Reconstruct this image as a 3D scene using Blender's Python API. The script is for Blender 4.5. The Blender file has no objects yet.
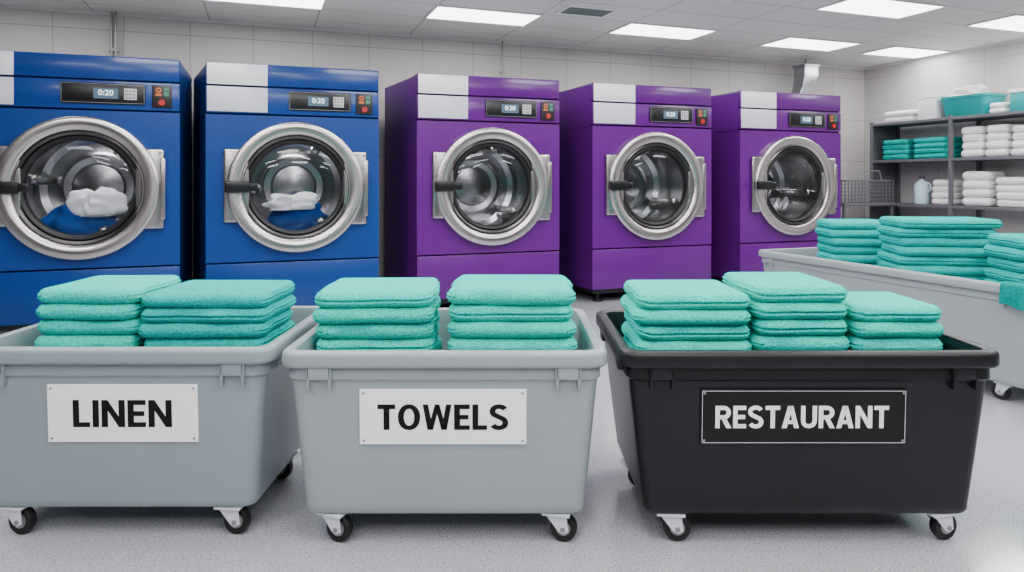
import bpy, bmesh, math, random
from mathutils import Vector, Matrix, noise
from mathutils.geometry import tessellate_polygon
random.seed(7)
TH = math.radians(20); CT = math.cos(TH); ST = math.sin(TH)
def R(u, v, z=0.0):
    return Vector((u*CT - v*ST, u*ST + v*CT, z))
COL = bpy.context.scene.collection

# ---------------------------------------------------------------- materials
def lin(c):
    return tuple(((x/255)/12.92 if x/255 <= 0.04045 else ((x/255+0.055)/1.055)**2.4) for x in c) + (1,)
MATS = {}
def mat(name, rgb, rough=0.5, metal=0.0, var=0.06, nscale=8.0, bump=0.0, bscale=200.0, coat=0.0, sheen=0.0, spec=0.5, bdist=0.004, aniso=0.0):
    if name in MATS: return MATS[name]
    m = bpy.data.materials.new(name); m.use_nodes = True
    nt = m.node_tree; b = nt.nodes['Principled BSDF']
    tc = nt.nodes.new('ShaderNodeTexCoord')
    nz = nt.nodes.new('ShaderNodeTexNoise'); nz.inputs['Scale'].default_value = nscale; nz.inputs['Detail'].default_value = 4
    nt.links.new(tc.outputs['Object'], nz.inputs['Vector'])
    rp = nt.nodes.new('ShaderNodeValToRGB')
    c = lin(rgb)
    rp.color_ramp.elements[0].position = 0.3; rp.color_ramp.elements[1].position = 0.7
    rp.color_ramp.elements[0].color = tuple(x*(1-var) for x in c[:3])+(1,)
    rp.color_ramp.elements[1].color = tuple(min(1, x*(1+var)) for x in c[:3])+(1,)
    nt.links.new(nz.outputs['Fac'], rp.inputs['Fac']); nt.links.new(rp.outputs['Color'], b.inputs['Base Color'])
    b.inputs['Roughness'].default_value = rough; b.inputs['Metallic'].default_value = metal
    b.inputs['Coat Weight'].default_value = coat; b.inputs['Coat Roughness'].default_value = 0.15; b.inputs['Sheen Weight'].default_value = sheen
    b.inputs['Specular IOR Level'].default_value = spec
    if aniso > 0:
        tg = nt.nodes.new('ShaderNodeTangent'); tg.direction_type = 'RADIAL'; tg.axis = 'Y'
        nt.links.new(tg.outputs[0], b.inputs['Tangent']); b.inputs['Anisotropic'].default_value = aniso
    if bump > 0:
        n2 = nt.nodes.new('ShaderNodeTexNoise'); n2.inputs['Scale'].default_value = bscale; n2.inputs['Detail'].default_value = 4
        nt.links.new(tc.outputs['Object'], n2.inputs['Vector'])
        bp = nt.nodes.new('ShaderNodeBump'); bp.inputs['Strength'].default_value = bump; bp.inputs['Distance'].default_value = bdist
        nt.links.new(n2.outputs['Fac'], bp.inputs['Height']); nt.links.new(bp.outputs['Normal'], b.inputs['Normal'])
    MATS[name] = m
    return m
def emis(name, rgb, strength):
    m = bpy.data.materials.new(name); m.use_nodes = True
    b = m.node_tree.nodes['Principled BSDF']
    b.inputs['Base Color'].default_value = lin(rgb); b.inputs['Emission Color'].default_value = lin(rgb)
    b.inputs['Emission Strength'].default_value = strength
    return m
def tilemat(name, rgb, grout, w, h, axes, off=(0, 0), mortar=0.006, rough=0.6, var=0.03, speckle=0.0):
    m = bpy.data.materials.new(name); m.use_nodes = True
    nt = m.node_tree; b = nt.nodes['Principled BSDF']
    tc = nt.nodes.new('ShaderNodeTexCoord'); sp = nt.nodes.new('ShaderNodeSeparateXYZ'); cb = nt.nodes.new('ShaderNodeCombineXYZ')
    nt.links.new(tc.outputs['Object'], sp.inputs[0])
    for i in (0, 1):
        a = nt.nodes.new('ShaderNodeMath'); a.operation = 'ADD'; a.inputs[1].default_value = off[i]
        nt.links.new(sp.outputs['XYZ'.index(axes[i])], a.inputs[0]); nt.links.new(a.outputs[0], cb.inputs[i])
    br = nt.nodes.new('ShaderNodeTexBrick'); br.offset = 0; br.squash = 1
    br.inputs['Scale'].default_value = 1; br.inputs['Brick Width'].default_value = w; br.inputs['Row Height'].default_value = h
    br.inputs['Mortar Size'].default_value = mortar; br.inputs['Mortar Smooth'].default_value = 0.3; br.inputs['Bias'].default_value = 0
    c = lin(rgb)
    br.inputs['Color1'].default_value = tuple(x*(1-var) for x in c[:3])+(1,)
    br.inputs['Color2'].default_value = tuple(x*(1+var) for x in c[:3])+(1,)
    br.inputs['Mortar'].default_value = lin(grout)
    nt.links.new(cb.outputs[0], br.inputs['Vector'])
    nz = nt.nodes.new('ShaderNodeTexNoise'); nz.inputs['Scale'].default_value = 120; nz.inputs['Detail'].default_value = 2
    nt.links.new(tc.outputs['Object'], nz.inputs['Vector'])
    mx = nt.nodes.new('ShaderNodeMix'); mx.data_type = 'RGBA'; mx.blend_type = 'MULTIPLY'; mx.inputs[0].default_value = speckle
    nt.links.new(br.outputs['Color'], mx.inputs[6]); nt.links.new(nz.outputs['Fac'], mx.inputs[7])
    nt.links.new(mx.outputs[2], b.inputs['Base Color'])
    b.inputs['Roughness'].default_value = rough
    bp = nt.nodes.new('ShaderNodeBump'); bp.inputs['Strength'].default_value = 0.3; bp.inputs['Distance'].default_value = 0.003; bp.invert = True
    nt.links.new(br.outputs['Fac'], bp.inputs['Height']); nt.links.new(bp.outputs['Normal'], b.inputs['Normal'])
    return m

M_BLUE = mat('blue_enamel', (0, 56, 132), 0.36, 0.0, 0.05, 3, spec=0.35, coat=0.4)
M_PURPLE = mat('purple_enamel', (92, 2, 120), 0.36, 0.0, 0.05, 3, spec=0.35, coat=0.4)
M_BLUED = mat('blue_enamel_shaded', (0, 42, 104), 0.45, 0.0, 0.05, 3, spec=0.4)  # same blue darkened for cabinet sides, shade put into the colour
M_PURPD = mat('purple_enamel_shaded', (80, 4, 108), 0.45, 0.0, 0.05, 3, spec=0.4)  # darker copy of the purple, side shade painted in
M_CHROME = mat('brushed_steel', (206, 201, 198), 0.22, 1.0, 0.03, 6, aniso=0.75)
M_STEEL = mat('satin_steel', (190, 186, 184), 0.22, 1.0, 0.03, 6)
M_CHROMED = mat('dark_brushed_steel', (84, 82, 82), 0.25, 1.0, 0.05, 20)
M_TOPC = mat('grey_top_steel', (120, 120, 122), 0.5, 0.2)
M_STEELP = mat('light_steel_plate', (240, 241, 246), 0.4, 0.1, 0.03, 6)
M_DARK = mat('black_rubber', (12, 12, 14), 0.5)
M_BLACKP = mat('black_plastic', (14, 14, 17), 0.3)
M_BASE = mat('dark_steel_base', (38, 38, 44), 0.5, 0.4)
M_GREYTUB = mat('grey_cart_plastic', (136, 147, 153), 0.36, 0.0, 0.03, 4, bump=0.04, bscale=300, spec=0.45)
M_GREYTUB2 = mat('pale_grey_cart_plastic', (145, 153, 157), 0.36, 0.0, 0.03, 4, bump=0.04, bscale=300, spec=0.45)
M_BLACKTUB = mat('charcoal_cart_plastic', (20, 21, 24), 0.40, 0.0, 0.06, 4, bump=0.05, bscale=300, spec=0.35)
M_WHITE = mat('white_sign', (255, 255, 255), 0.5, 0, 0.0)
M_SIGNBLK = mat('black_sign', (12, 12, 14), 0.4, spec=0.3)
M_INK = mat('black_lettering', (12, 10, 14), 0.5, spec=0.2)
M_INKW = mat('white_lettering', (255, 255, 255), 0.5, 0, 0.0)
M_FORK = mat('caster_white_metal', (225, 228, 232), 0.35, 0.2)
M_HUB = mat('caster_hub', (150, 150, 152), 0.35, 0.6)
M_SHELF = mat('grey_shelf_metal', (108, 108, 114), 0.45, 0.3)
M_TEAL = mat('teal_terry', (20, 206, 190), 1.0, 0, 0.22, 110, bump=1.0, bscale=150, spec=0.05, bdist=0.007)
M_TEAL2 = mat('deeper_teal_terry', (8, 180, 172), 1.0, 0, 0.22, 110, bump=1.0, bscale=150, spec=0.05, bdist=0.007)
M_WTOWEL = mat('white_terry', (242, 240, 240), 0.95, 0, 0.04, 60, bump=0.6, bscale=150, spec=0.1)
M_SHEET = mat('white_cotton', (250, 250, 255), 0.9, 0, 0.02, 20, bump=0.2, bscale=80, spec=0.1)
M_NAVY = mat('navy_cloth', (4, 72, 150), 0.9, 0, 0.15, 20, bump=0.3, bscale=120, spec=0.1)
M_TEALP = mat('teal_bin_plastic', (10, 146, 146), 0.4)
M_BOX = mat('white_carton', (228, 230, 234), 0.6)
M_DUCT = mat('galvanised_duct', (176, 178, 184), 0.25, 1.0, 0.2, 9)
M_JUG = mat('clear_blue_jug', (190, 214, 226), 0.25)
M_CAP = mat('dark_cap', (70, 74, 84), 0.4)
M_RED = mat('red_button', (180, 26, 18), 0.35)
M_ORANGE = mat('orange_symbol', (210, 110, 40), 0.4)
M_GREEN = mat('green_symbol', (60, 130, 110), 0.4)
M_SCREEN = emis('lcd_screen', (70, 96, 116), 0.3)
M_DIGIT = emis('lcd_digits', (225, 240, 250), 1.1)
M_BTN = mat('pale_button', (205, 208, 212), 0.4)
M_LAMP = emis('lamp_diffuser', (255, 255, 255), 7.0)
M_FRAME = mat('white_lamp_frame', (220, 220, 222), 0.5)
M_WIRE = mat('wire_steel', (150, 150, 156), 0.35, 0.7)

def drum_mat():
    m = mat('stainless_drum', (185, 185, 188), 0.2, 0.97, 0.05, 10)
    nt = m.node_tree; b = nt.nodes['Principled BSDF']
    tc = nt.nodes.new('ShaderNodeTexCoord'); vo = nt.nodes.new('ShaderNodeTexVoronoi'); vo.inputs['Scale'].default_value = 34; vo.inputs['Randomness'].default_value = 0.1
    nt.links.new(tc.outputs['Object'], vo.inputs['Vector'])
    rp = nt.nodes.new('ShaderNodeValToRGB'); rp.color_ramp.elements[0].position = 0.10; rp.color_ramp.elements[0].color = (0.12, 0.12, 0.13, 1)
    rp.color_ramp.elements[1].position = 0.18; rp.color_ramp.elements[1].color = (0.42, 0.42, 0.43, 1)
    nt.links.new(vo.outputs['Distance'], rp.inputs['Fac']); nt.links.new(rp.outputs['Color'], b.inputs['Base Color'])
    return m
M_DRUM = drum_mat()
def glass_mat():
    m = bpy.data.materials.new('door_glass'); m.use_nodes = True
    nt = m.node_tree; nt.nodes.remove(nt.nodes['Principled BSDF']); out = nt.nodes['Material Output']
    t = nt.nodes.new('ShaderNodeBsdfTransparent'); t.inputs[0].default_value = (0.82, 0.83, 0.85, 1)
    g = nt.nodes.new('ShaderNodeBsdfGlossy'); g.inputs['Roughness'].default_value = 0.02; g.inputs['Color'].default_value = (0.8, 0.8, 0.82, 1)
    f = nt.nodes.new('ShaderNodeFresnel'); f.inputs[0].default_value = 1.35
    mx = nt.nodes.new('ShaderNodeMixShader')
    nt.links.new(f.outputs[0], mx.inputs[0]); nt.links.new(t.outputs[0], mx.inputs[1]); nt.links.new(g.outputs[0], mx.inputs[2]); nt.links.new(mx.outputs[0], out.inputs[0])
    return m
M_GLASS = glass_mat()
def floor_mat():
    m = bpy.data.materials.new('terrazzo_floor'); m.use_nodes = True
    nt = m.node_tree; b = nt.nodes['Principled BSDF']
    tc = nt.nodes.new('ShaderNodeTexCoord')
    n1 = nt.nodes.new('ShaderNodeTexNoise'); n1.inputs['Scale'].default_value = 150; n1.inputs['Detail'].default_value = 2
    nt.links.new(tc.outputs['Object'], n1.inputs['Vector'])
    rp = nt.nodes.new('ShaderNodeValToRGB')
    rp.color_ramp.elements[0].position = 0.32; rp.color_ramp.elements[0].color = lin((104, 106, 114))
    rp.color_ramp.elements[1].position = 0.66; rp.color_ramp.elements[1].color = lin((184, 184, 189))
    e = rp.color_ramp.elements.new(0.42); e.color = lin((162, 163, 170))
    nt.links.new(n1.outputs['Fac'], rp.inputs['Fac']); nt.links.new(rp.outputs['Color'], b.inputs['Base Color'])
    b.inputs['Roughness'].default_value = 0.12; b.inputs['Specular IOR Level'].default_value = 0.6
    return m
M_FLOOR = floor_mat()

# ---------------------------------------------------------------- mesh builder
class MB:
    def __init__(self): self.bm = bmesh.new()
    def _add(self, t, M=None):
        if M is not None: bmesh.ops.transform(t, matrix=M, verts=t.verts)
        me = bpy.data.meshes.new('tmp'); t.to_mesh(me); t.free(); self.bm.from_mesh(me); bpy.data.meshes.remove(me)
    def box(self, x0, x1, y0, y1, z0, z1, bev=0.0, seg=2, M=None):
        t = bmesh.new(); bmesh.ops.create_cube(t, size=1)
        for v in t.verts:
            v.co = Vector(((x0+x1)/2+v.co.x*(x1-x0), (y0+y1)/2+v.co.y*(y1-y0), (z0+z1)/2+v.co.z*(z1-z0)))
        if bev > 0: bmesh.ops.bevel(t, geom=t.edges[:], offset=bev, segments=seg, affect='EDGES', profile=0.5)
        self._add(t, M); return self
    def cyl(self, p0, p1, r, r2=None, n=24, bev=0):
        t = bmesh.new(); p0 = Vector(p0); p1 = Vector(p1); d = p1-p0
        bmesh.ops.create_cone(t, cap_ends=True, segments=n, radius1=r, radius2=r if r2 is None else r2, depth=d.length)
        M = Matrix.Translation((p0+p1)/2) @ d.to_track_quat('Z', 'Y').to_matrix().to_4x4()
        self._add(t, M); return self
    def lathe(self, prof, n=64, axis='Y', c=(0, 0, 0), cap0=False, cap1=False):
        t = bmesh.new(); rings = []
        for (r, h) in prof:
            ring = []
            for i in range(n):
                a = 2*math.pi*i/n
                if axis == 'Y': co = (c[0]+r*math.cos(a), c[1]+h, c[2]+r*math.sin(a))
                else: co = (c[0]+r*math.cos(a), c[1]+r*math.sin(a), c[2]+h)
                ring.append(t.verts.new(co))
            rings.append(ring)
        for a, b in zip(rings[:-1], rings[1:]):
            for i in range(n): t.faces.new((a[i], a[(i+1) % n], b[(i+1) % n], b[i]))
        if cap0: t.faces.new(rings[0])
        if cap1: t.faces.new(rings[-1])
        bmesh.ops.recalc_face_normals(t, faces=t.faces)
        self._add(t); return self
    def prism(self, pts, y0, y1):
        t = bmesh.new()
        a = [t.verts.new((x, y0, z)) for x, z in pts]; b = [t.verts.new((x, y1, z)) for x, z in pts]
        n = len(pts)
        for tri in tessellate_polygon([[Vector((x, z, 0)) for x, z in pts]]):
            t.faces.new([a[i] for i in tri]); t.faces.new([b[i] for i in tri][::-1])
        for i in range(n): t.faces.new((a[i], a[(i+1) % n], b[(i+1) % n], b[i]))
        bmesh.ops.recalc_face_normals(t, faces=t.faces)
        self._add(t); return self
    def loft(self, levels, cap0=True, cap1=True, nc=6):
        t = bmesh.new(); rings = []
        for (hw, hd, r, z) in levels:
            pts = []
            for (sx, sy, a0) in ((1, 1, 0), (-1, 1, 90), (-1, -1, 180), (1, -1, 270)):
                for k in range(nc+1):
                    a = math.radians(a0+90*k/nc)
                    pts.append((sx*(hw-r)+r*math.cos(a), sy*(hd-r)+r*math.sin(a), z))
            rings.append([t.verts.new(p) for p in pts])
        n = len(rings[0])
        for a, b in zip(rings[:-1], rings[1:]):
            for i in range(n): t.faces.new((a[i], a[(i+1) % n], b[(i+1) % n], b[i]))
        if cap0: t.faces.new(rings[0][::-1])
        if cap1: t.faces.new(rings[-1])
        bmesh.ops.recalc_face_normals(t, faces=t.faces)
        self._add(t); return self
    def tube(self, pts, r, n=10):
        for a, b in zip(pts[:-1], pts[1:]): self.cyl(a, b, r, n=n)
        return self
    def mesh(self, name, smooth=True, angle=35):
        me = bpy.data.meshes.new(name); self.bm.to_mesh(me); self.bm.free()
        if smooth:
            me.polygons.foreach_set('use_smooth', [True]*len(me.polygons))
            me.set_sharp_from_angle(angle=math.radians(angle))
        return me
def ob(name, me, m, parent=None, loc=(0, 0, 0), rz=0.0, rx=0.0, **kw):
    o = bpy.data.objects.new(name, me); COL.objects.link(o)
    if m is not None and me is not None:
        if len(me.materials) == 0: me.materials.append(m)
    o.location = loc; o.rotation_euler = (rx, 0, rz)
    if parent is not None: o.parent = parent
    for k, v in kw.items(): o[k] = v
    return o
def empty(name, loc, rz, **kw):
    o = bpy.data.objects.new(name, None); COL.objects.link(o); o.empty_display_size = 0.1
    o.location = loc; o.rotation_euler = (0, 0, rz)
    for k, v in kw.items(): o[k] = v
    return o
def text_mesh(s, w, h, bold=0.02, ext=0.0015):
    cu = bpy.data.curves.new('t', 'FONT'); cu.body = s; cu.offset = bold; cu.extrude = 0.01; cu.resolution_u = 6
    o = bpy.data.objects.new('t', cu); COL.objects.link(o)
    bpy.context.view_layer.update()
    dg = bpy.context.evaluated_depsgraph_get()
    me = bpy.data.meshes.new_from_object(o.evaluated_get(dg)); bpy.data.objects.remove(o)
    xs = [v.co.x for v in me.vertices]; ys = [v.co.y for v in me.vertices]
    cx = (min(xs)+max(xs))/2; cy = (min(ys)+max(ys))/2; sx = w/(max(xs)-min(xs)); sy = h/(max(ys)-min(ys))
    for v in me.vertices:
        x, y, z = v.co; v.co = ((x-cx)*sx, -z*ext/0.01, (y-cy)*sy)
    return me

# bold sans capitals drawn as outlines (cap height 1)
def stroke(path, hv, hh, closed=False):
    L, Rr = [], []
    n = len(path)
    for i, p in enumerate(path):
        a = path[max(i-1, 0)]; b = path[min(i+1, n-1)]
        if closed and i in (0, n-1): a = path[n-2]; b = path[1]
        dx, dy = b[0]-a[0], b[1]-a[1]; l = math.hypot(dx, dy); nx, ny = -dy/l, dx/l
        L.append((p[0]+nx*hv, p[1]+ny*hh)); Rr.append((p[0]-nx*hv, p[1]-ny*hh))
    return L, Rr
def sarc(cx, cy, rx, ry, a0, a1, n=14, e=2.3):
    out = []
    for k in range(n+1):
        a = math.radians(a0+(a1-a0)*k/n); c, s = math.cos(a), math.sin(a)
        out.append((cx+rx*math.copysign(abs(c)**(2/e), c), cy+ry*math.copysign(abs(s)**(2/e), s)))
    return out
def letters(txt, W, H, ext=0.0014, gap=0.10, s=0.205, hz=0.175):
    S = s; Z = hz; adv = 0; mb = MB(); items = []
    for ch in txt:
        polys = []; strokes = []
        if ch == 'L': w = 0.58; polys = [[(0, 0), (w, 0), (w, Z), (S, Z), (S, 1), (0, 1)]]
        elif ch == 'I': w = S; polys = [[(0, 0), (S, 0), (S, 1), (0, 1)]]
        elif ch == 'N': w = 0.80; polys = [[(0, 0), (S, 0), (S, 1), (0, 1)], [(w-S, 0), (w, 0), (w, 1), (w-S, 1)], [(S*0.9, 0.66), (w-S, 0), (w-S*0.9, 0.34), (S, 1)]]
        elif ch == 'E': w = 0.62; polys = [[(0, 0), (S, 0), (S, 1), (0, 1)], [(S*0.9, 0), (w, 0), (w, Z), (S*0.9, Z)], [(S*0.9, 0.5-Z/2), (w-0.05, 0.5-Z/2), (w-0.05, 0.5+Z/2), (S*0.9, 0.5+Z/2)], [(S*0.9, 1-Z), (w, 1-Z), (w, 1), (S*0.9, 1)]]
        elif ch == 'T': w = 0.70; polys = [[(w/2-S/2, 0), (w/2+S/2, 0), (w/2+S/2, 1-Z*0.9), (w/2-S/2, 1-Z*0.9)], [(0, 1-Z), (w, 1-Z), (w, 1), (0, 1)]]
        elif ch == 'W':
            w = 1.14; q = w/2
            polys = [[(0, 1), (0.19, 0), (0.41, 0), (0.215, 1)], [(w, 1), (w-0.215, 1), (w-0.41, 0), (w-0.19, 0)], [(0.205, 0), (0.41, 0), (q+0.09, 1), (q-0.09, 1)], [(w-0.205, 0), (q+0.09, 1), (q-0.09, 1), (w-0.41, 0)]]
        elif ch == 'A':
            w = 0.82; m_ = w/2
            polys = [[(0, 0), (0.225, 0), (m_+0.10, 1), (m_-0.12, 1)], [(w, 0), (m_+0.12, 1), (m_-0.10, 1), (w-0.225, 0)], [(0.20, 0.19), (w-0.20, 0.19), (w-0.25, 0.35), (0.25, 0.35)]]
        elif ch == 'U': w = 0.76; strokes = [[(S/2, 1), (S/2, 0.7)]+sarc(w/2, 0.36, w/2-S/2, 0.36-Z/2, 180, 360)+[(w-S/2, 0.7), (w-S/2, 1)]]
        elif ch == 'O': w = 0.88; strokes = [sarc(w/2, 0.5, w/2-S/2, 0.51-Z/2, 90, 450, 44, 2.15)]
        elif ch == 'S':
            w = 0.74; c = w/2; rx = w/2-S/2
            r1 = 0.265-Z/2+0.01; r2 = 0.285-Z/2
            c1 = 1.01-Z/2-r1; c2 = Z/2-0.01+r2
            strokes = [sarc(c, c1, rx, r1, 25, 235, 24, 2.1)+[(c, (c1-r1+c2+r2)/2)]+sarc(c, c2, rx, r2, 55, -155, 24, 2.1)]
        elif ch == 'R':
            w = 0.76; polys = [[(0, 0), (S, 0), (S, 1), (0, 1)], [(0.28, 0.44), (0.50, 0.46), (w+0.02, 0), (w-0.23, 0)]]
            strokes = [[(S*0.8, 1-Z/2), (0.36, 1-Z/2)]+sarc(0.36, 0.70, 0.38-S/2+0.0, 0.30-Z/2, 90, -90, 14)[1:]+[(S*0.8, 0.40+Z/2)]]
        items.append((adv, polys, strokes)); adv += w+gap
    total = adv-gap
    f = lambda x, y, o: ((x+o-total/2)*W/total, (y-0.5)*H)
    for o, polys, strokes in items:
        for p in polys: mb.prism([f(x, y, o) for x, y in p], -ext, ext)
        for p in strokes:
            cl = math.hypot(p[0][0]-p[-1][0], p[0][1]-p[-1][1]) < 1e-4
            L, Q = stroke(p, S/2, Z/2, cl)
            t = bmesh.new(); row = []
            for a, b in zip(L, Q):
                ax, az = f(a[0], a[1], o); bx, bz = f(b[0], b[1], o)
                row.append([t.verts.new((ax, -ext, az)), t.verts.new((bx, -ext, bz)), t.verts.new((bx, ext, bz)), t.verts.new((ax, ext, az))])
            for r0, r1 in zip(row[:-1], row[1:]):
                for k in range(4): t.faces.new((r0[k], r0[(k+1) % 4], r1[(k+1) % 4], r1[k]))
            t.faces.new(row[0]); t.faces.new(row[-1][::-1])
            bmesh.ops.recalc_face_normals(t, faces=t.faces); mb._add(t)
    return mb.mesh('lettering', False)

# ---------------------------------------------------------------- room
HC = 3.0; VB = 7.924; UR = 8.59; UL0 = -6.0; VF = -3.0
M_WALL = tilemat('wall_panels', (193, 189, 187), (158, 155, 153), 0.62, 0.62, 'XZ', off=(0.1, 0.28), mortar=0.006, var=0.02)
M_WALLR = tilemat('side_wall_panels', (196, 192, 192), (165, 162, 161), 0.62, 0.62, 'YZ', off=(0.1, 0.28), mortar=0.005, var=0.02)
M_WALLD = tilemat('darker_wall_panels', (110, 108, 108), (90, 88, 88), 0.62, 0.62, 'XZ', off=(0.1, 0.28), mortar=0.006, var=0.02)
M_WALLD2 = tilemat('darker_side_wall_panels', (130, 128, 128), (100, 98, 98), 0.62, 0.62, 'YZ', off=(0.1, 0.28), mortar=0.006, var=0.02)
M_CEIL = tilemat('ceiling_tiles', (230, 226, 226), (180, 177, 177), 1.07, 0.55, 'XY', off=(10.7+0.535, 11-6.475), mortar=0.010, var=0.02, speckle=0.1)
def room_box(name, m, u0, u1, v0, v1, z0, z1):
    return ob(name, MB().box(u0, u1, v0, v1, z0, z1).mesh(name, False), m, rz=TH, kind='structure')
room_box('floor', M_FLOOR, UL0-0.1, UR+0.1, VF-0.1, VB+0.1, -0.1, 0)
room_box('ceiling', M_CEIL, UL0-0.1, UR+0.1, VF-0.1, VB+0.1, HC, HC+0.1)
room_box('wall_back', M_WALL, UL0, UR+0.1, VB, VB+0.1, 0, HC)
room_box('wall_right', M_WALLR, UR, UR+0.1, VF, VB, 0, HC)
room_box('wall_left', M_WALLD2, UL0-0.1, UL0, VF, VB+0.1, 0, HC)
room_box('wall_front', M_WALLD, UL0-0.1, UR+0.1, VF-0.1, VF, 0, HC)
M_SKIRT = mat('baseboard_grey', (90, 90, 96), 0.5)
room_box('baseboard_back', M_SKIRT, UL0, UR-0.012, VB-0.012, VB, 0, 0.1)
room_box('baseboard_right', M_SKIRT, UR-0.012, UR, VF, VB, 0, 0.1)
room_box('trim_1', M_FRAME, UL0, UR-0.02, VB-0.02, VB, HC-0.03, HC)
room_box('trim_2', M_FRAME, UR-0.02, UR, VF, VB, HC-0.03, HC)

# ---------------------------------------------------------------- ceiling lights
def lamp(u, v, hw=0.56, power=30):
    root = empty('ceiling_light', R(u, v, HC), TH, label='flush rectangular white LED panel in tiled ceiling', category='ceiling light', group='ceiling light panels')
    mb = MB(); t = 0.02
    for b in ((-hw, hw, -0.275, -0.275+t), (-hw, hw, 0.275-t, 0.275), (-hw, -hw+t, -0.275+t, 0.275-t), (hw-t, hw, -0.275+t, 0.275-t)):
        mb.box(b[0], b[1], b[2], b[3], -0.014, 0.0)
    ob('frame', mb.mesh('lamp_frame', False), M_FRAME, root)
    ob('diffuser', MB().box(-hw+t, hw-t, -0.275+t, 0.275-t, -0.008, 0.0).mesh('lamp_diffuser', False), M_LAMP, root)
    L = bpy.data.lights.new('lamp', 'AREA'); L.shape = 'RECTANGLE'; L.size = 2*hw-0.06; L.size_y = 0.48; L.energy = power*0.80; L.color = (1.0, 0.985, 0.975)
    lo = bpy.data.objects.new('lamp', L); COL.objects.link(lo); lo.parent = root; lo.location = (0, 0, -0.03)
for u in (-2.14, 0, 2.14, 4.28, 6.42): lamp(u, 6.75, power=17)
lamp(8.02, 6.75, 0.5, 15)
for u in (-0.7, 1.43, 3.57, 5.70, 7.80): lamp(u, 5.08, power=32)
for u in (-2.14, 0, 2.14, 4.28, 6.42): lamp(u, 3.3, power=36)  # unseen panels, this row and the next, added to light the room
for u in (-1.4, 0.8, 3.0, 5.2): lamp(u, 1.3, power=42)
for u in (-1.4, 0.8, 3.0): lamp(u, -0.8, power=74)  # unseen extra row added with more power to brighten camera-facing fronts

# ceiling vent
r = empty('ceiling_vent', R(3.05, 6.20, HC), TH, label='grey metal louvred air vent in the tiled ceiling', category='air vent')
mb = MB()
mb.box(-0.27, 0.27, -0.17, -0.14, -0.015, 0).box(-0.27, 0.27, 0.14, 0.17, -0.015, 0).box(-0.27, -0.24, -0.14, 0.14, -0.015, 0).box(0.24, 0.27, -0.14, 0.14, -0.015, 0)
ob('frame', mb.mesh('vent_frame', False), M_STEELP, r)
mb = MB()
for i in range(7):
    y = -0.12+0.04*i
    mb.box(-0.24, 0.24, -0.013, 0.013, -0.002, 0.002, M=Matrix.Translation((0, y, -0.010)) @ Matrix.Rotation(0.5, 4, 'X'))
ob('louvre', mb.mesh('vent_louvre', False), M_HUB, r)

# ---------------------------------------------------------------- washers
ZC = 1.235
UL, UW = -0.755, 0.735
def center_panel_mesh():
    bm = bmesh.new(); z0, z1 = 0.577, 1.873; N = 20; pts = []
    for i in range(N): pts.append((UL+(UW-UL)*i/N, z0))
    for i in range(N): pts.append((UW, z0+(z1-z0)*i/N))
    for i in range(N): pts.append((UW-(UW-UL)*i/N, z1))
    for i in range(N): pts.append((UL, z1-(z1-z0)*i/N))
    outer = []; inner = []; ob_ = []; ib_ = []
    for (x, z) in pts:
        a = math.atan2(z-ZC, x); rr = 0.50
        outer.append(bm.verts.new((x, 0, z))); inner.append(bm.verts.new((rr*math.cos(a), 0, ZC+rr*math.sin(a))))
        ob_.append(bm.verts.new((x, 0.03, z))); ib_.append(bm.verts.new((rr*math.cos(a), 0.03, ZC+rr*math.sin(a))))
    n = len(pts)
    for i in range(n):
        j = (i+1) % n
        bm.faces.new((outer[i], outer[j], inner[j], inner[i])); bm.faces.new((ob_[j], ob_[i], ib_[i], ib_[j]))
        bm.faces.new((outer[j], outer[i], ob_[i], ob_[j])); bm.faces.new((inner[i], inner[j], ib_[j], ib_[i]))
    bmesh.ops.recalc_face_normals(bm, faces=bm.faces)
    me = bpy.data.meshes.new('center_panel'); bm.to_mesh(me); bm.free(); return me
def cabinet_mesh(flare):
    bm = bmesh.new(); D = 1.07
    plan = [(UL, 0.032), (UL-flare, D), (UW, D), (UW, 0.032)]
    lo = [bm.verts.new((x, y, 0.14)) for x, y in plan]; hi = [bm.verts.new((x, y, 2.31)) for x, y in plan]
    for i in range(3): bm.faces.new((lo[i], lo[i+1], hi[i+1], hi[i]))
    bm.faces.new(hi); bm.faces.new(lo[::-1])
    bmesh.ops.recalc_face_normals(bm, faces=bm.faces)
    me0 = bpy.data.meshes.new('x'); bm.to_mesh(me0); bm.free()
    mb = MB(); mb.bm.from_mesh(me0)
    mb.box(UL+0.01, UW-0.01, 0.035, 0.07, 0.15, 0.56).box(UL+0.01, UW-0.01, 0.035, 0.07, 1.9, 2.3)
    dx = math.hypot(flare, D-0.03); ang = math.atan2(flare, D-0.03)
    for z in (0.57, 1.88):
        mb.box(-0.006, 0.0, 0.05, dx-0.05, z-0.008, z+0.008, M=Matrix.Translation((UL, 0.03, 0)) @ Matrix.Rotation(ang, 4, 'Z'))
    return mb.mesh('cabinet', False)
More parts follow.
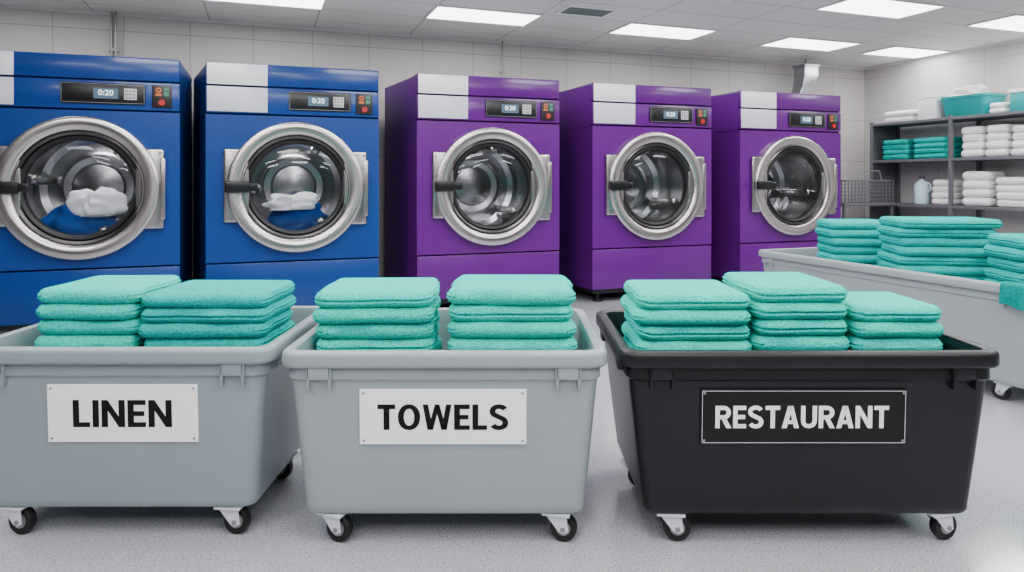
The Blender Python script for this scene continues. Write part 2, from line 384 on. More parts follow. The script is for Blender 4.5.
def washer(u, color, flare, label, seed):
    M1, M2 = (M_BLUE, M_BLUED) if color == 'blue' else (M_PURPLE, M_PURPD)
    pr = -0.46 if seed == 0 else -0.25; dl = -0.14 if seed == 0 else -0.07
    root = empty('washing_machine', R(u, 6.479, 0), TH, label=label, category='washing machine', group='row of industrial washing machines')
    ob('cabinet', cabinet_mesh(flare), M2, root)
    cp = center_panel_mesh(); ob('front_panel', cp, M1, root)
    ob('lower_panel', MB().box(UL, UW, 0, 0.032, 0.14, 0.563, 0.006).mesh('lower_panel'), M1, root)
    ob('control_fascia', MB().box(UL, UW, -0.004, 0.032, 1.887, 2.122, 0.006).mesh('control_fascia'), M1, root)
    ob('top_panel', MB().box(UL, UW, -0.004, 0.035, 2.135, 2.33, 0.012).mesh('top_panel'), M1, root)
    ob('top_cover', MB().box(UL, UW, 0.037, 1.06, 2.312, 2.328, 0.004).mesh('top_cover'), M_TOPC, root)
    ob('steel_plate', MB().box(-0.745, pr, -0.016, -0.004, 2.135, 2.322, 0.004).mesh('steel_plate'), M_STEELP, root)
    ob('steel_plate', MB().box(-0.745, pr, -0.014, -0.004, 1.90, 2.118, 0.004).mesh('steel_plate'), mat('mid_steel_plate', (214, 216, 226), 0.4, 0.1), root)
    mb = MB(); mb.box(UL+0.03, UW-0.03, 0.04, 1.0, 0.09, 0.139, 0.004)
    ob('base_frame', mb.mesh('base_frame', False), M_BASE, root)
    for x in (UL+0.12, UW-0.12):
        for y in (0.12, 0.92):
            ob('foot', MB().cyl((x, y, 0), (x, y, 0.025), 0.055).cyl((x, y, 0.025), (x, y, 0.089), 0.022).mesh('foot'), M_BASE, root)
    dp = ob('display_panel', MB().box(dl, 0.475, -0.022, -0.004, 1.93, 2.10, 0.015, 3).mesh('display_panel'), M_BLACKP, root)
    mb = MB(); a = (dl+0.006, 0.469, 1.936, 2.094); w = 0.003
    mb.box(a[0], a[1], -0.0235, -0.021, a[2], a[2]+w).box(a[0], a[1], -0.0235, -0.021, a[3]-w, a[3]).box(a[0], a[0]+w, -0.0235, -0.021, a[2], a[3]).box(a[1]-w, a[1], -0.0235, -0.021, a[2], a[3])
    ob('bezel_line', mb.mesh('bezel_line', False), M_HUB, dp)
    ob('screen', MB().box(0.095, 0.275, -0.026, -0.022, 1.972, 2.058, 0.002).mesh('screen', False), M_SCREEN, dp)
    ob('screen_digits', text_mesh('0:20', 0.11, 0.045, 0.01, 0.001), M_DIGIT, dp, loc=(0.185, -0.0275, 2.022))
    ob('keypad', MB().box(0.318, 0.412, -0.026, -0.022, 1.968, 2.062, 0.003).mesh('keypad', False), M_BTN, dp)
    for i in range(3):
        for j in range(3):
            x = 0.326+0.028*i; z = 1.978+0.028*j
            ob('button', MB().box(x, x+0.020, -0.029, -0.026, z, z+0.018, 0.002).mesh('button'), M_HUB, dp)
    ob('knob', MB().cyl((0.0, -0.022, 2.015), (0.0, -0.032, 2.015), 0.014).mesh('knob'), M_BASE, dp)
    ep = ob('indicator_panel', MB().box(0.525, 0.675, -0.020, -0.004, 1.91, 2.10, 0.006).mesh('indicator_panel'), mat('dark_bronze_panel', (30, 22, 26), 0.4), root)
    ob('stop_button', MB().cyl((0.60, -0.02, 1.955), (0.60, -0.032, 1.955), 0.026).mesh('stop_button'), M_RED, ep)
    ob('indicator_symbol', MB().box(0.550, 0.598, -0.022, -0.02, 2.01, 2.03).lathe([(0.022, -0.02), (0.022, -0.023), (0.012, -0.023), (0.012, -0.02)], 20, 'Y', (0.574, 0, 2.060)).mesh('indicator_symbol', False), M_ORANGE, ep)
    ob('indicator_light', MB().box(0.615, 0.652, -0.022, -0.02, 2.01, 2.045).box(0.615, 0.652, -0.022, -0.02, 2.055, 2.08).mesh('indicator_light', False), M_GREEN, ep)
    # door
    prof = [(0.50, 0.0), (0.584, -0.002), (0.588, -0.050), (0.584, -0.062), (0.574, -0.070), (0.560, -0.074), (0.520, -0.074), (0.484, -0.066), (0.472, -0.056), (0.467, -0.044), (0.466, 0.0)]
    door = ob('door', MB().lathe(prof, 96, 'Y', (0, 0, ZC)).mesh('door_ring', True, 45), M_CHROME, root, label='round brushed steel porthole door ring')
    ob('inner_ring', MB().lathe([(0.4655, 0.0), (0.4655, -0.045), (0.455, -0.052), (0.436, -0.044), (0.428, -0.034), (0.426, 0.0)], 96, 'Y', (0, 0, ZC)).mesh('inner_ring', True, 28), M_CHROMED, door)
    ob('gasket', MB().lathe([(0.4255, 0.02), (0.4255, -0.036), (0.418, -0.042), (0.400, -0.034), (0.388, -0.02), (0.392, 0.05)], 96, 'Y', (0, 0, ZC)).mesh('gasket', True, 50), M_DARK, door)
    ob('door_glass', MB().lathe([(0.390, -0.024), (0.34, -0.038), (0.25, -0.050), (0.14, -0.058), (0.05, -0.061), (0.004, -0.0615)], 64, 'Y', (0, 0, ZC), cap1=True).mesh('door_glass', True, 80), M_GLASS, door)
    ob('hinge', MB().box(0.40, 0.620, -0.050, 0.0, ZC-0.35, ZC+0.33, 0.024, 5).box(0.585, 0.632, -0.058, -0.002, ZC-0.27, ZC+0.25, 0.014, 4).mesh('hinge'), M_STEEL, door)
    ob('latch_plate', MB().box(-0.615, -0.40, -0.050, 0.0, ZC-0.31, ZC+0.34, 0.024, 5).mesh('latch_plate'), M_STEEL, door)
    for z in (-0.31, 0.29):
        ob('bolt', MB().cyl((0.59, -0.050, ZC+z), (0.59, -0.057, ZC+z), 0.012).mesh('bolt'), M_HUB, door)
    hb = MB().box(-0.60, -0.40, -0.125, -0.082, ZC-0.045, ZC+0.055, 0.014, 3).box(-0.42, -0.33, -0.115, -0.07, ZC-0.03, ZC+0.04, 0.012, 3).box(-0.58, -0.52, -0.10, -0.04, ZC-0.05, ZC+0.06, 0.01)
    ob('door_handle', hb.mesh('door_handle'), M_BLACKP, door, label='black latch handle')
    # drum
    drum = ob('drum', MB().lathe([(0.410, 0.052), (0.42, 0.07), (0.47, 0.09), (0.47, 0.60), (0.455, 0.64), (0.40, 0.67), (0.385, 0.66), (0.30, 0.655), (0.28, 0.68), (0.22, 0.69), (0.20, 0.66), (0.12, 0.65), (0.004, 0.64)], 64, 'Y', (0, 0, ZC), cap1=True).mesh('drum', True, 40), M_DRUM, root, label='perforated stainless steel drum interior')
    for k in range(3):
        a = math.radians(-90+120*k+20+seed*14)
        M = Matrix.Translation((0, 0, ZC)) @ Matrix.Rotation(-a, 4, 'Y')
        ob('drum_paddle', MB().box(0.35, 0.475, 0.12, 0.62, -0.045, 0.045, 0.03, 4, M=M).mesh('drum_paddle'), M_STEEL, drum)
    L = bpy.data.lights.new('drum_fill_light', 'AREA'); L.shape = 'RECTANGLE'; L.size = 0.24; L.size_y = 0.05; L.energy = 2.8 if color == 'blue' else 2.3; L.color = (1, 0.98, 0.96)  # fill light added to brighten the drum interior, not a washer part
    lo = bpy.data.objects.new('drum_fill_light', L); COL.objects.link(lo); lo.parent = drum; lo.location = (0, 0.13, ZC+0.425); lo.rotation_euler = (math.radians(15), 0, 0)
    return root
WU = [-1.405, 0.288, 2.144, 4.016, 5.898]
LB = 'blue industrial front-loading washing machine with white and blue laundry inside'
LP = 'purple industrial front-loading washing machine with empty steel drum'
washer(WU[0], 'blue', 0.08, LB, 0); washer(WU[1], 'blue', 0.19, LB, 1)
washer(WU[2], 'purple', 0.13, LP, 2); washer(WU[3], 'purple', 0.10, LP, 3); washer(WU[4], 'purple', 0.10, LP, 4)

# ---------------------------------------------------------------- crumpled cloth (smooth draped folds)
def heap_mesh(sx, sy, sz, seed, amp=0.25, fold=0.06, kx=1.0):
    t = bmesh.new(); bmesh.ops.create_icosphere(t, subdivisions=6, radius=1)
    rnd = random.Random(seed); d1 = Vector((rnd.uniform(0.6, 1)*kx, rnd.uniform(-.4, .4), rnd.uniform(-0.5, 0.9))).normalized(); d2 = Vector((-0.5*kx, 0.3, rnd.uniform(0.5, 1))).normalized()
    for v in t.verts:
        n = v.co.normalized(); p = n*1.2+Vector((seed*3.1, seed, 0))
        big = noise.noise(p*1.2)
        w1 = math.sin(10*n.dot(d1)+5*noise.noise(p*1.1)); w2 = math.sin(7*n.dot(d2)+5*noise.noise(p*0.9+Vector((5, 5, 5))))
        f = 1+amp*big+fold*w1*(0.6+0.8*noise.noise(p*1.5+Vector((2, 0, 0))))+fold*0.7*w2
        z = n.z*f; z = z if z > -0.3 else -0.3+(z+0.3)*0.15
        v.co = Vector((n.x*f*sx, n.y*f*sy, (z+0.35)*sz))
    me = bpy.data.meshes.new('heap'); t.to_mesh(me); t.free()
    zm = min(v.co.z for v in me.vertices)
    for v in me.vertices: v.co.z -= zm
    me.polygons.foreach_set('use_smooth', [True]*len(me.polygons)); return me
def heap(name, u, v, z, s, seed, m, label, cat, yaw=0, amp=0.35, fold=0.07):
    return ob(name, heap_mesh(*s, seed, amp, fold), m, loc=R(u, v, z), rz=TH+yaw, label=label, category=cat)
LN = 'crumpled navy blue sheet lying in washer drum'; LS = 'crumpled white sheet on blue laundry in washer drum'
heap('wadded_sheet', WU[0]-0.06, 6.479+0.27, ZC-0.43, (0.28, 0.17, 0.20), 1, M_NAVY, LN, 'laundry')
heap('crumpled_sheet', WU[0]+0.09, 6.479+0.18, ZC-0.25, (0.20, 0.11, 0.17), 5, M_SHEET, LS, 'laundry', fold=0.09)
heap('wadded_sheet', WU[1]+0.03, 6.479+0.27, ZC-0.43, (0.28, 0.17, 0.20), 9, M_NAVY, LN, 'laundry')
heap('crumpled_sheet', WU[1]-0.05, 6.479+0.18, ZC-0.22, (0.23, 0.11, 0.11), 13, M_SHEET, LS, 'laundry', fold=0.09)

# ---------------------------------------------------------------- towels
TC = {}
def towel_mesh(w, d, h, var):
    key = (round(w, 2), round(d, 2), round(h, 3), var)
    if key in TC: return TC[key]
    a, b, c = w/2, d/2, h/2; t = bmesh.new()
    nx, ny, nz = 50, 30, 16
    rh = min(c*1.08, a*0.3); rp_ = min(0.055, a*0.3)
    def sp(q, half):
        k = rp_/half; s = abs(q)
        s2 = s/0.6*(1-k) if s < 0.6 else (1-k)+(s-0.6)/0.4*k
        return math.copysign(s2, q)
    def face(fn, n1, n2):
        g = [[t.verts.new(fn(i/n1*2-1, j/n2*2-1)) for j in range(n2+1)] for i in range(n1+1)]
        for i in range(n1):
            for j in range(n2): t.faces.new((g[i][j], g[i+1][j], g[i+1][j+1], g[i][j+1]))
    for s in (-1, 1):
        face(lambda p, q: (sp(p, a)*a, sp(q, b)*b, s*c), nx, ny); face(lambda p, q: (sp(p, a)*a, s*b, q*c), nx, nz); face(lambda p, q: (s*a, sp(p, b)*b, q*c), ny, nz)
    bmesh.ops.remove_doubles(t, verts=t.verts, dist=1e-5)
    E = 2.0
    for v in t.verts:
        p = v.co.copy()
        # plan position: squash the square corner onto a rounded corner
        X, Y = p.x, p.y
        ox, oy = max(0, abs(X)-(a-rp_)), max(0, abs(Y)-(b-rp_))
        if ox > 0 and oy > 0:
            l = math.hypot(ox, oy); k = max(ox, oy)/l
            X = math.copysign(a-rp_+ox*k, X); Y = math.copysign(b-rp_+oy*k, Y); edge_d = rp_-max(ox, oy); nrm = Vector((math.copysign(ox/l, X), math.copysign(oy/l, Y)))
        elif a-abs(X) < b-abs(Y): edge_d = a-abs(X); nrm = Vector((math.copysign(1, X), 0))
        else: edge_d = b-abs(Y); nrm = Vector((0, math.copysign(1, Y)))
        dd = max(0, (rh-edge_d)/rh); dz = p.z/c
        n_ = (abs(dd)**E+abs(dz)**E)**(1/E)
        if dd > 0:
            new = dd/n_; X -= nrm.x*(dd-new)*rh; Y -= nrm.y*(dd-new)*rh
            z = dz/n_*c
        else: z = p.z; new = 0
        p2 = Vector((X, Y, z)); zz = z/c
        ex = new*abs(nrm.x); ey = new*max(0, nrm.y); ef = new*max(0, -nrm.y)
        wob = 0.15*noise.noise(Vector((p.y*9, var*2.1, 5)))
        gr = math.exp(-((zz+wob)/0.14)**2)+0.5*math.exp(-((zz-0.5+wob)/0.12)**2)+0.5*math.exp(-((zz+0.5+wob)/0.12)**2)
        p2.x -= math.copysign(1, p.x)*ex*gr*0.13*h
        p2.y -= ey*gr*0.13*h
        p2.y -= ef*0.25*h*noise.noise(Vector((p.x*6, var*3.7, 0)))
        if var % 3 == 1: p2.y += ef*0.18*h*math.exp(-((zz+0.1+0.25*noise.noise(Vector((p.x*5, var, 2))))/0.12)**2)
        p2.x += ex*math.copysign(1, p.x)*0.25*h*noise.noise(Vector((p.y*7, var*1.7, 0)))
        nn = noise.noise(Vector((p.x*5+var*5, p.y*5, 0.3)))
        ed = max(0, 1-edge_d/0.07)
        p2.z += 0.05*h*nn-(0.06*h*ed*(0.6+nn) if p.z > 0 else 0)
        v.co = p2
    bmesh.ops.recalc_face_normals(t, faces=t.faces)
    zm = min(v.co.z for v in t.verts)
    for v in t.verts: v.co.z -= zm
    me = bpy.data.meshes.new('folded_towel'); t.to_mesh(me); t.free()
    me.polygons.foreach_set('use_smooth', [True]*len(me.polygons))
    TC[key] = me; return me
def stack(p, z0, w, d, top, n, yaw, m, label, group, jit=0.006):
    h = (top-z0)/n
    for i in range(n):
        me = towel_mesh(w, d, h*1.02, random.randint(0, 4)+(0 if m == M_TEAL else (10 if m == M_TEAL2 else 20)))
        j = jit
        o = ob('folded_towel', me, m, loc=(p[0]+random.uniform(-j, j), p[1]+random.uniform(-j, j)*1.3, z0+h*i), rz=yaw+random.uniform(-0.018, 0.018), label=label, category='towel', group=group)
        o.scale = (1-random.uniform(0, 0.035), 1-random.uniform(0, 0.03), 1)

# ---------------------------------------------------------------- carts
def cart(loc, rz, hw, hd, m, label, taper=0.077, H=0.70, sign=None, group='wheeled laundry carts', pz=0.505, rear=(0.045, 0.12)):
    root = empty('laundry_cart', loc, rz, label=label, category='laundry cart', group=group)
    bw, bd = hw-0.028, hd-0.028; lw, ld = hw-taper, hd-0.05
    def lerp(z): t = (z-0.13)/(H-0.05-0.13); return lw+(bw-lw)*t, ld+(bd-ld)*t
    lv = []
    lv.append((lw-0.022, ld-0.022, 0.03, 0.108)); lv.append((lw-0.008, ld-0.008, 0.042, 0.112)); lv.append((lw-0.001, ld-0.001, 0.046, 0.124)); lv.append((lw, ld, 0.047, 0.14))
    x, y = lerp(0.30); lv.append((x, y, 0.048, 0.30))
    x, y = lerp(H-0.110); lv.append((x, y, 0.05, H-0.110)); lv.append((x+0.010, y+0.010, 0.055, H-0.100))
    lv.append((bw+0.004, bd+0.004, 0.055, H-0.058)); lv.append((hw-0.006, hd-0.006, 0.062, H-0.057)); lv.append((hw-0.001, hd-0.001, 0.066, H-0.052)); lv.append((hw, hd, 0.067, H-0.044))
    lv.append((hw, hd, 0.067, H-0.018)); lv.append((hw-0.003, hd-0.003, 0.065, H-0.008)); lv.append((hw-0.010, hd-0.010, 0.061, H-0.002)); lv.append((hw-0.019, hd-0.019, 0.057, H))
    lv.append((hw-0.034, hd-0.034, 0.049, H)); lv.append((hw-0.042, hd-0.042, 0.045, H-0.004)); lv.append((hw-0.045, hd-0.045, 0.043, H-0.012)); lv.append((hw-0.047, hd-0.047, 0.042, H-0.05))
    x, y = lerp(0.16); lv.append((x-0.015, y-0.015, 0.038, 0.15))
    mb = MB(); mb.loft(lv)
    for sy in (-1, 1):
        for sx in (-1, 1):
            gx = sx*(bw-0.115)
            mb.box(gx-0.045, gx+0.045, sy*bd-0.02, sy*bd+0.016, H-0.10, H-0.05, 0.006)
            for k in (-1, 1):
                g2 = sx*(bw-0.115)+k*0.038
                mb.box(g2-0.005, g2+0.005, sy*bd-0.02, sy*bd+0.014, H-0.135, H-0.05, 0.003)
    for sx in (-1, 1):
        for gy in (-bd*0.6, bd*0.6):
            mb.box(sx*bw-0.02, sx*bw+0.016, gy-0.04, gy+0.04, H-0.10, H-0.05, 0.006)
    ob('tub', mb.mesh('tub', True, 40), m, root)
    x, y = lerp(pz)
    ob('spring_platform', MB().box(-x+0.03, x-0.03, -y+0.03, y-0.03, pz-0.02, pz, 0.005).mesh('spring_platform'), m, root)
    for sx in (-1, 1):
        for sy in (-1, 1):
            cx, cy = (sx*(lw-0.10), -(ld-0.045)) if sy < 0 else (sx*(lw-rear[0]), rear[1])
            yaw = random.uniform(0.1, 0.4)*random.choice((-1, 1))
            if sy > 0: yaw = 0.2 if sx < 0 else math.pi-0.2
            fm = MB()
            fm.box(-0.050, 0.050, -0.038, 0.038, 0.098, 0.1075, 0.002)
            fm.cyl((0, 0, 0.092), (0, 0, 0.105), 0.030)
            for s in (-1, 1):
                t = bmesh.new(); ys = s*0.024
                prof = [(-0.038, 0.098), (0.038, 0.098), (0.044, 0.044), (0.026, 0.034), (0.008, 0.042)]
                f1 = [t.verts.new((px, ys-0.002, pz_)) for px, pz_ in prof]; f2 = [t.verts.new((px, ys+0.002, pz_)) for px, pz_ in prof]
                t.faces.new(f1); t.faces.new(f2[::-1])
                for i in range(5): t.faces.new((f1[i], f1[(i+1) % 5], f2[(i+1) % 5], f2[i]))
                bmesh.ops.recalc_face_normals(t, faces=t.faces); fm._add(t)
            fm.box(-0.038, 0.038, -0.026, 0.026, 0.0945, 0.0985)
            c = ob('caster', fm.mesh('caster', False), M_FORK, root, loc=(cx, cy, 0), rz=yaw, label='white metal swivel caster fork')
            wm = MB().lathe([(0.024, -0.012), (0.046, -0.016), (0.0485, -0.010), (0.05, 0.0), (0.0485, 0.010), (0.046, 0.016), (0.024, 0.012)], 40, 'Y', (0.024, 0, 0.05))
            ob('wheel', wm.mesh('wheel', True, 50), M_DARK, c)
            ob('hub', MB().cyl((0.024, -0.017, 0.05), (0.024, 0.017, 0.05), 0.026, n=28).cyl((0.024, -0.030, 0.05), (0.024, 0.030, 0.05), 0.009, n=12).mesh('hub'), M_HUB, c)
    if sign:
        txt, sx, shw, z0, z1, tw, th_, tx, white, st = sign
        zc = (z0+z1)/2; yb = lerp(zc)[1]; tilt = math.atan2(bd-ld, H-0.18)
        pl = ob('sign_plate', MB().box(-shw, shw, -0.004, 0.003, -(z1-z0)/2, (z1-z0)/2, 0.002).mesh('sign_plate', False), M_WHITE if white else M_SIGNBLK, root, loc=(sx, -yb-0.0035, zc), rx=tilt,
                label='white rectangular sign reading %s' % txt if white else 'black rectangular sign with white border reading %s' % txt)
        ob('lettering', letters(txt, tw, th_, s=st), M_INK if white else M_INKW, pl, loc=(tx, -0.0045, 0.0))
        if not white:
            b = MB(); a, c2, w = shw-0.006, (z1-z0)/2-0.006, 0.0016
            b.box(-a, a, -0.0052, -0.004, -c2, -c2+w).box(-a, a, -0.0052, -0.004, c2-w, c2).box(-a, -a+w, -0.0052, -0.004, -c2, c2).box(a-w, a, -0.0052, -0.004, -c2, c2)
            ob('border', b.mesh('border', False), M_BTN, pl)
        for i in (-1, 1):
            for j in (-1, 1):
                ob('rivet', MB().lathe([(0.005, -0.004), (0.004, -0.0065), (0.001, -0.007)], 12, 'Y', (i*(shw-0.014), 0, j*((z1-z0)/2-0.014)), cap1=True).mesh('rivet'), M_HUB, pl)
    return root
FY = 2.38
cart((-1.43, 2.43+0.425, 0), 0, 0.5725, 0.425, M_GREYTUB, 'grey plastic laundry cart with white sign reading LINEN', sign=('LINEN', 0.03, 0.27, 0.356, 0.566, 0.355, 0.098, 0.0, True, 0.21))
cart((-0.240, FY+0.425, 0), 0, 0.580, 0.425, M_GREYTUB2, 'grey plastic laundry cart with white sign reading TOWELS', sign=('TOWELS', -0.003, 0.294, 0.367, 0.564, 0.46, 0.090, 0.0, True, 0.235))
cart((1.056, FY+0.40, 0), 0, 0.674, 0.40, M_BLACKTUB, 'black plastic laundry cart with sign reading RESTAURANT', taper=0.09, sign=('RESTAURANT', -0.029, 0.364, 0.367, 0.565, 0.61, 0.079, -0.006, False, 0.205))
cv0, cv1 = 2.56, 4.84
cart(R(4.0+0.48, (cv0+cv1)/2), TH+math.pi/2, (cv1-cv0)/2, 0.48, M_GREYTUB2, 'long grey plastic laundry cart filled with teal towels', pz=0.52, rear=(0.16, 0.36))

LT = 'folded teal terry towel stacked in grey LINEN cart'
stack((-1.675, 2.66+0.22), 0.505, 0.41, 0.44, 0.872, 6, 0.0, M_TEAL, LT, 'towels in the LINEN cart')
stack((-1.215, 2.66+0.21), 0.505, 0.51, 0.42, 0.852, 6, 0.0, M_TEAL2, LT, 'towels in the LINEN cart')
LT = 'folded teal terry towel stacked in grey TOWELS cart'
stack((-0.535, 2.59+0.22), 0.505, 0.465, 0.44, 0.872, 6, 0.02, M_TEAL, LT, 'towels in the TOWELS cart')
stack((-0.003, 2.59+0.23), 0.505, 0.50, 0.46, 0.882, 6, -0.01, M_TEAL, LT, 'towels in the TOWELS cart')
LT = 'folded teal terry towel stacked in black RESTAURANT cart'
stack((0.696, 2.59+0.22), 0.505, 0.452, 0.44, 0.862, 6, 0.0, M_TEAL, LT, 'towels in the RESTAURANT cart')
stack((1.118, 2.61+0.23), 0.505, 0.380, 0.46, 0.890, 6, 0.0, M_TEAL, LT, 'towels in the RESTAURANT cart')
stack((1.488, 2.60+0.20), 0.505, 0.350, 0.40, 0.815, 5, 0.0, M_TEAL, LT, 'towels in the RESTAURANT cart')
LT = 'folded teal terry towel stacked in long grey cart'
G = 'towels in the long grey cart'
stack(R(4.47, 4.24), 0.52, 0.50, 0.40, 0.975, 7, -0.10, M_TEAL2, LT, G, 0.01)
stack(R(4.49, 3.53), 0.52, 0.66, 0.44, 1.03, 8, -0.16, M_TEAL2, LT, G, 0.012)
stack(R(4.53, 2.85), 0.52, 0.50, 0.42, 0.955, 6, -0.12, M_TEAL2, LT, G, 0.012)
t = bmesh.new(); prof = [(0.10, 0.706), (0.07, 0.712), (0.03, 0.716), (0.0, 0.714), (-0.012, 0.704), (-0.018, 0.67), (-0.020, 0.63), (-0.018, 0.58)]
rows = []
for k in range(13):
    vv = k/12*0.17; rows.append([t.verts.new((pu-0.006*(0.5+0.5*math.sin(k*1.0))*(1 if i > 3 else 0), vv+0.004*math.sin(i), pz-(0.012*math.sin(k*0.5) if i > 5 else 0))) for i, (pu, pz) in enumerate(prof)])
for a, b in zip(rows[:-1], rows[1:]):
    for i in range(len(prof)-1): t.faces.new((a[i], b[i], b[i+1], a[i+1]))
bmesh.ops.solidify(t, geom=t.faces[:], thickness=-0.010)
me = bpy.data.meshes.new('hanging_towel'); t.to_mesh(me); t.free(); me.polygons.foreach_set('use_smooth', [True]*len(me.polygons))
o = ob('hanging_towel', me, M_TEAL2, loc=R(4.0-0.004, 2.57, 0), rz=TH, label='teal towel draped over rim of long grey cart', category='towel')
sm = o.modifiers.new('smooth', 'SUBSURF'); sm.levels = 2; sm.render_levels = 2

# ---------------------------------------------------------------- shelving on right wall
UF = 8.04
def v_at(px, u=UF):
    r_ = (px-512)/684; return (CT*u-ST*r_*u)/(CT*r_+ST)
SV1, SV0 = v_at(870), 4.6
su = empty('shelving_unit', R(UF, SV0, 0), TH, label='grey metal shelving unit with folded towels along the wall', category='shelving')
LV = SV1-SV0; DW = 0.53
for z in (0.30, 0.98, 1.575, 2.085):
    ob('shelf', MB().box(0, DW, 0, LV, z-0.035, z, 0.003).mesh('shelf', False), M_SHELF, su)
for vv in (0.0, v_at(950)-SV0-0.02, LV-0.04):
    for x in (0.0, DW-0.04):
        ob('post', MB().box(x-0.004, x+0.036, vv-0.002, vv+0.042, 0, 2.11, 0.003).mesh('post', False), M_SHELF, su)
ob('end_panel', MB().box(0.04, DW-0.045, LV-0.012, LV-0.004, 0.3, 2.07).mesh('end_panel', False), M_SHELF, su)
def shelf_stack(pa, pb, z0, top, n, m, label, group):
    va, vb = v_at(pa), v_at(pb); w = va-vb
    p = R(UF+0.05+0.19, (va+vb)/2)
    stack(p, z0, w*0.99, 0.36, top, n, TH-math.pi/2, m, label, group, 0.006)
shelf_stack(877, 904, 1.575, 1.85, 4, M_TEAL2, 'folded teal towel on grey shelf', 'teal towels on the shelf')
shelf_stack(908, 944, 1.575, 1.85, 4, M_TEAL2, 'folded teal towel on grey shelf', 'teal towels on the shelf')
LW = 'folded white towel on grey shelf'
shelf_stack(956, 978, 1.575, 1.95, 4, M_WTOWEL, LW, 'white towels on the shelf')
shelf_stack(980, 1003, 1.575, 1.95, 4, M_WTOWEL, LW, 'white towels on the shelf')
shelf_stack(1006, 1032, 1.575, 1.93, 4, M_WTOWEL, LW, 'white towels on the shelf')
shelf_stack(926, 948, 0.98, 1.30, 4, M_WTOWEL, LW, 'white towels on the lower shelf')
shelf_stack(956, 985, 0.98, 1.40, 4, M_WTOWEL, LW, 'white towels on the lower shelf')
shelf_stack(989, 1024, 0.98, 1.33, 4, M_WTOWEL, LW, 'white towels on the lower shelf')
shelf_stack(878, 909, 2.085, 2.24, 2, M_WTOWEL, LW, 'white towels on top of the shelf')
shelf_stack(984, 1000, 2.085, 2.21, 2, M_WTOWEL, LW, 'white towels on top of the shelf')
va, vb = v_at(914), v_at(933)
o = ob('storage_box', MB().box(0.06, 0.40, vb, va, 2.085, 2.36, 0.006).box(0.055, 0.405, vb-0.005, va+0.005, 2.36, 2.385, 0.004).mesh('storage_box'), M_BOX, label='white lidded carton on top of grey shelving', category='box')
o.location = R(UF, 0); o.rotation_euler = (0, 0, TH)
va, vb = v_at(936), v_at(982); vm = (va+vb)/2; bw = (va-vb)/2
root = empty('storage_bin', R(UF+0.26, vm, 2.085), TH-math.pi/2, label='teal plastic bin holding white towels on top shelf', category='bin')
ob('bin_body', MB().loft([(bw-0.05, 0.17, 0.04, 0.0), (bw-0.045, 0.175, 0.04, 0.01), (bw-0.01, 0.205, 0.05, 0.23), (bw, 0.215, 0.055, 0.23), (bw, 0.215, 0.055, 0.26), (bw-0.012, 0.203, 0.05, 0.26), (bw-0.05, 0.17, 0.04, 0.16)]).mesh('bin_body'), M_TEALP, root)
LWB = 'folded white towel piled in teal plastic bin'
stack(R(UF+0.25, vm+bw*0.10), 2.25, bw*1.45, 0.30, 2.37, 2, TH-math.pi/2+0.05, M_WTOWEL, LWB, 'white towels in the bin', 0.005)
heap('heaped_towel', UF+0.25, vm+0.02, 2.372, (0.14, bw*0.62, 0.075), 21, M_WTOWEL, 'crumpled white towel on pile in teal bin', 'towel', amp=0.25, fold=0.06)
va, vb = v_at(1006), v_at(1040)
o = ob('storage_box', MB().box(0.06, 0.40, vb, va, 2.085, 2.30, 0.008).mesh('storage_box'), M_TEALP, label='teal box with white lid on shelving', category='box')
o.location = R(UF, 0); o.rotation_euler = (0, 0, TH)
ob('lid', MB().box(0.05, 0.41, vb-0.01, va+0.01, 2.30, 2.34, 0.008).mesh('lid'), M_BOX, o)
root = empty('detergent_jug', R(UF+0.16, v_at(913), 0.98), TH, label='pale blue plastic detergent jug with dark cap', category='bottle')
ob('jug_body', MB().lathe([(0.08, 0), (0.092, 0.012), (0.092, 0.24), (0.075, 0.285), (0.035, 0.315), (0.03, 0.33)], 32, 'Z', cap0=True, cap1=True).mesh('jug_body'), M_JUG, root)
ob('jug_cap', MB().lathe([(0.034, 0.331), (0.036, 0.335), (0.036, 0.37), (0.03, 0.375)], 24, 'Z', cap0=True, cap1=True).mesh('jug_cap'), M_CAP, root)
ob('jug_handle', MB().tube([(0, -0.07, 0.29), (0, -0.12, 0.27), (0, -0.13, 0.2), (0, -0.09, 0.16)], 0.011).mesh('jug_handle'), M_JUG, root)

# ---------------------------------------------------------------- steel table + wire basket
root = empty('work_table', R(7.1, 6.88, 0), TH, label='steel work table holding a wire basket', category='table')
ob('table_top', MB().box(0, 0.92, 0, 0.42, 0.955, 0.99, 0.004).mesh('table_top'), M_SHELF, root)
for x in (0.03, 0.86):
    for y in (0.03, 0.36): ob('leg', MB().box(x, x+0.03, y, y+0.03, 0, 0.955).mesh('leg', False), M_SHELF, root)
ob('lower_shelf', MB().box(0.03, 0.89, 0.03, 0.39, 0.30, 0.32).mesh('lower_shelf', False), M_SHELF, root)
root = empty('wire_basket', R(7.14, 6.90, 0.99), TH, label='steel wire mesh basket on steel table', category='basket')
mb = MB(); X, Y, Z = 0.84, 0.36, 0.30
for k in range(15):
    x = X*k/14; mb.box(x-0.003, x+0.003, 0, 0.006, 0, Z); mb.box(x-0.003, x+0.003, Y-0.006, Y, 0, Z); mb.box(x-0.003, x+0.003, 0, Y, 0, 0.006)
for k in range(7):
    y = Y*k/6; mb.box(0, 0.006, y-0.003, y+0.003, 0, Z); mb.box(X-0.006, X, y-0.003, y+0.003, 0, Z)
for k in range(6):
    z = Z*k/6; mb.box(0, X, 0, 0.006, z, z+0.006); mb.box(0, X, Y-0.006, Y, z, z+0.006); mb.box(0, 0.006, 0, Y, z, z+0.006); mb.box(X-0.006, X, 0, Y, z, z+0.006)
ob('mesh_wires', mb.mesh('mesh_wires', False), M_WIRE, root)
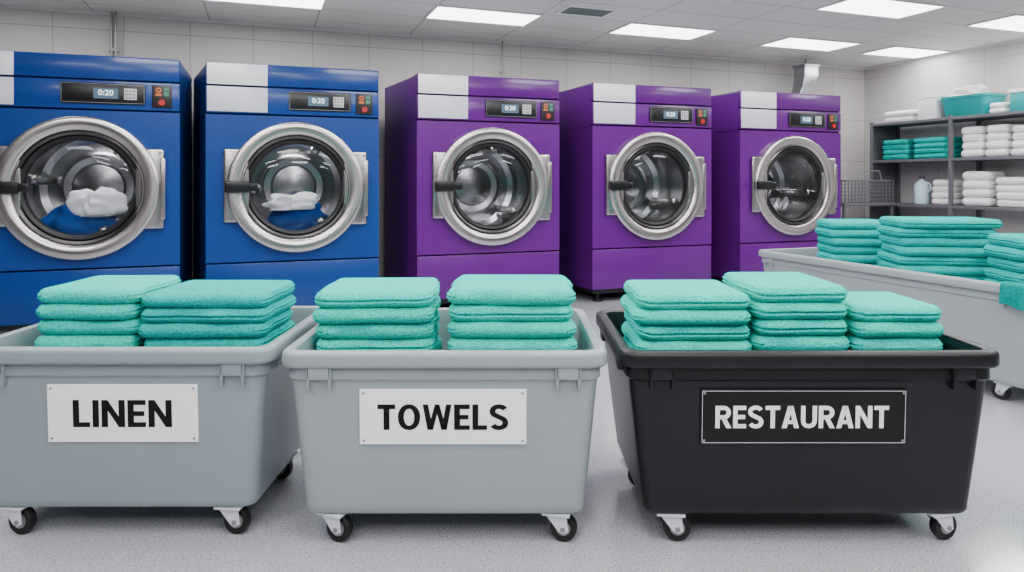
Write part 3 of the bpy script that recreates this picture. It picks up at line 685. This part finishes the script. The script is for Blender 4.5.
mb = MB()
mb.box(-0.008, X+0.008, -0.008, 0.008, Z-0.006, Z+0.012, 0.003).box(-0.008, X+0.008, Y-0.008, Y+0.008, Z-0.006, Z+0.012, 0.003).box(-0.008, 0.008, 0, Y, Z-0.006, Z+0.012, 0.003).box(X-0.008, X+0.008, 0, Y, Z-0.006, Z+0.012, 0.003)
mb.tube([(X*0.25, 0, Z), (X*0.30, 0.0, Z+0.13), (X*0.70, 0.0, Z+0.13), (X*0.75, 0, Z)], 0.008)
ob('basket_rim', mb.mesh('basket_rim'), M_WIRE, root)

# ---------------------------------------------------------------- exhaust duct and conduits
DV = 7.62
root = empty('exhaust_duct', R(7.12, DV, 0), TH, label='shiny galvanised metal exhaust duct flaring toward the ceiling', category='duct')
bm = bmesh.new()
path = [(Vector((-0.10, 0, 0)), 0.09), (Vector((-0.10, 0, 2.40)), 0.09), (Vector((-0.06, 0, 2.50)), 0.10), (Vector((0.02, 0, 2.64)), 0.115), (Vector((0.05, 0, 2.74)), 0.12), (Vector((0.05, 0, 2.90)), 0.12)]
rings = []
for i, (p, rr) in enumerate(path):
    rings.append([bm.verts.new(p+Vector((rr*sx, rr*0.9*sy, 0.04*sx if 1 < i < 4 else 0))) for sx, sy in ((-1, -1), (1, -1), (1, 1), (-1, 1))])
for a, b in zip(rings[:-1], rings[1:]):
    for k in range(4): bm.faces.new((a[k], a[(k+1) % 4], b[(k+1) % 4], b[k]))
bm.faces.new(rings[-1])
bmesh.ops.recalc_face_normals(bm, faces=bm.faces)
bmesh.ops.bevel(bm, geom=[e for e in bm.edges if len(e.link_faces) == 2], offset=0.008, segments=2, affect='EDGES')
me = bpy.data.meshes.new('duct_pipe'); bm.to_mesh(me); bm.free()
ob('duct_pipe', me, M_DUCT, root)
ob('collar', MB().box(-0.20, 0.0, -0.095, 0.095, 2.37, 2.40, 0.003).mesh('collar', False), M_DUCT, root)
ob('collar', MB().box(-0.085, 0.185, -0.125, 0.125, 2.88, 2.91, 0.003).mesh('collar', False), M_DUCT, root)
ob('hanger_rod', MB().cyl((0.05, 0, 2.91), (0.05, 0, HC), 0.012, n=12).mesh('hanger_rod'), M_HUB, root)
for uu in (-1.44, -1.40, 2.75):
    ob('conduit_pipe', MB().cyl((0, 0, 0), (0, 0, HC), 0.012, n=16).box(-0.03, 0.03, 0, 0.03, 2.6, 2.63, 0.004).box(-0.03, 0.03, 0, 0.03, 1.2, 1.23, 0.004).mesh('conduit_pipe'), M_HUB, loc=R(uu, VB-0.03-(0.03 if uu == -1.40 else 0)), rz=TH, label='grey metal conduit running up tiled wall behind washers', category='pipe', group='wall conduits')

# ---------------------------------------------------------------- world + camera
w = bpy.data.worlds.new('World'); bpy.context.scene.world = w; w.use_nodes = True
bg = w.node_tree.nodes['Background']; bg.inputs[0].default_value = (1.0, 0.98, 0.96, 1); bg.inputs[1].default_value = 0.8
cam = bpy.data.cameras.new('camera'); co = bpy.data.objects.new('camera', cam); COL.objects.link(co)
cam.sensor_width = 36; cam.lens = 684*36/1024; cam.shift_y = -106/1024; cam.clip_end = 60
co.location = (0, 0, 1.3); co.rotation_euler = (math.radians(90), 0, 0)
bpy.context.scene.camera = co
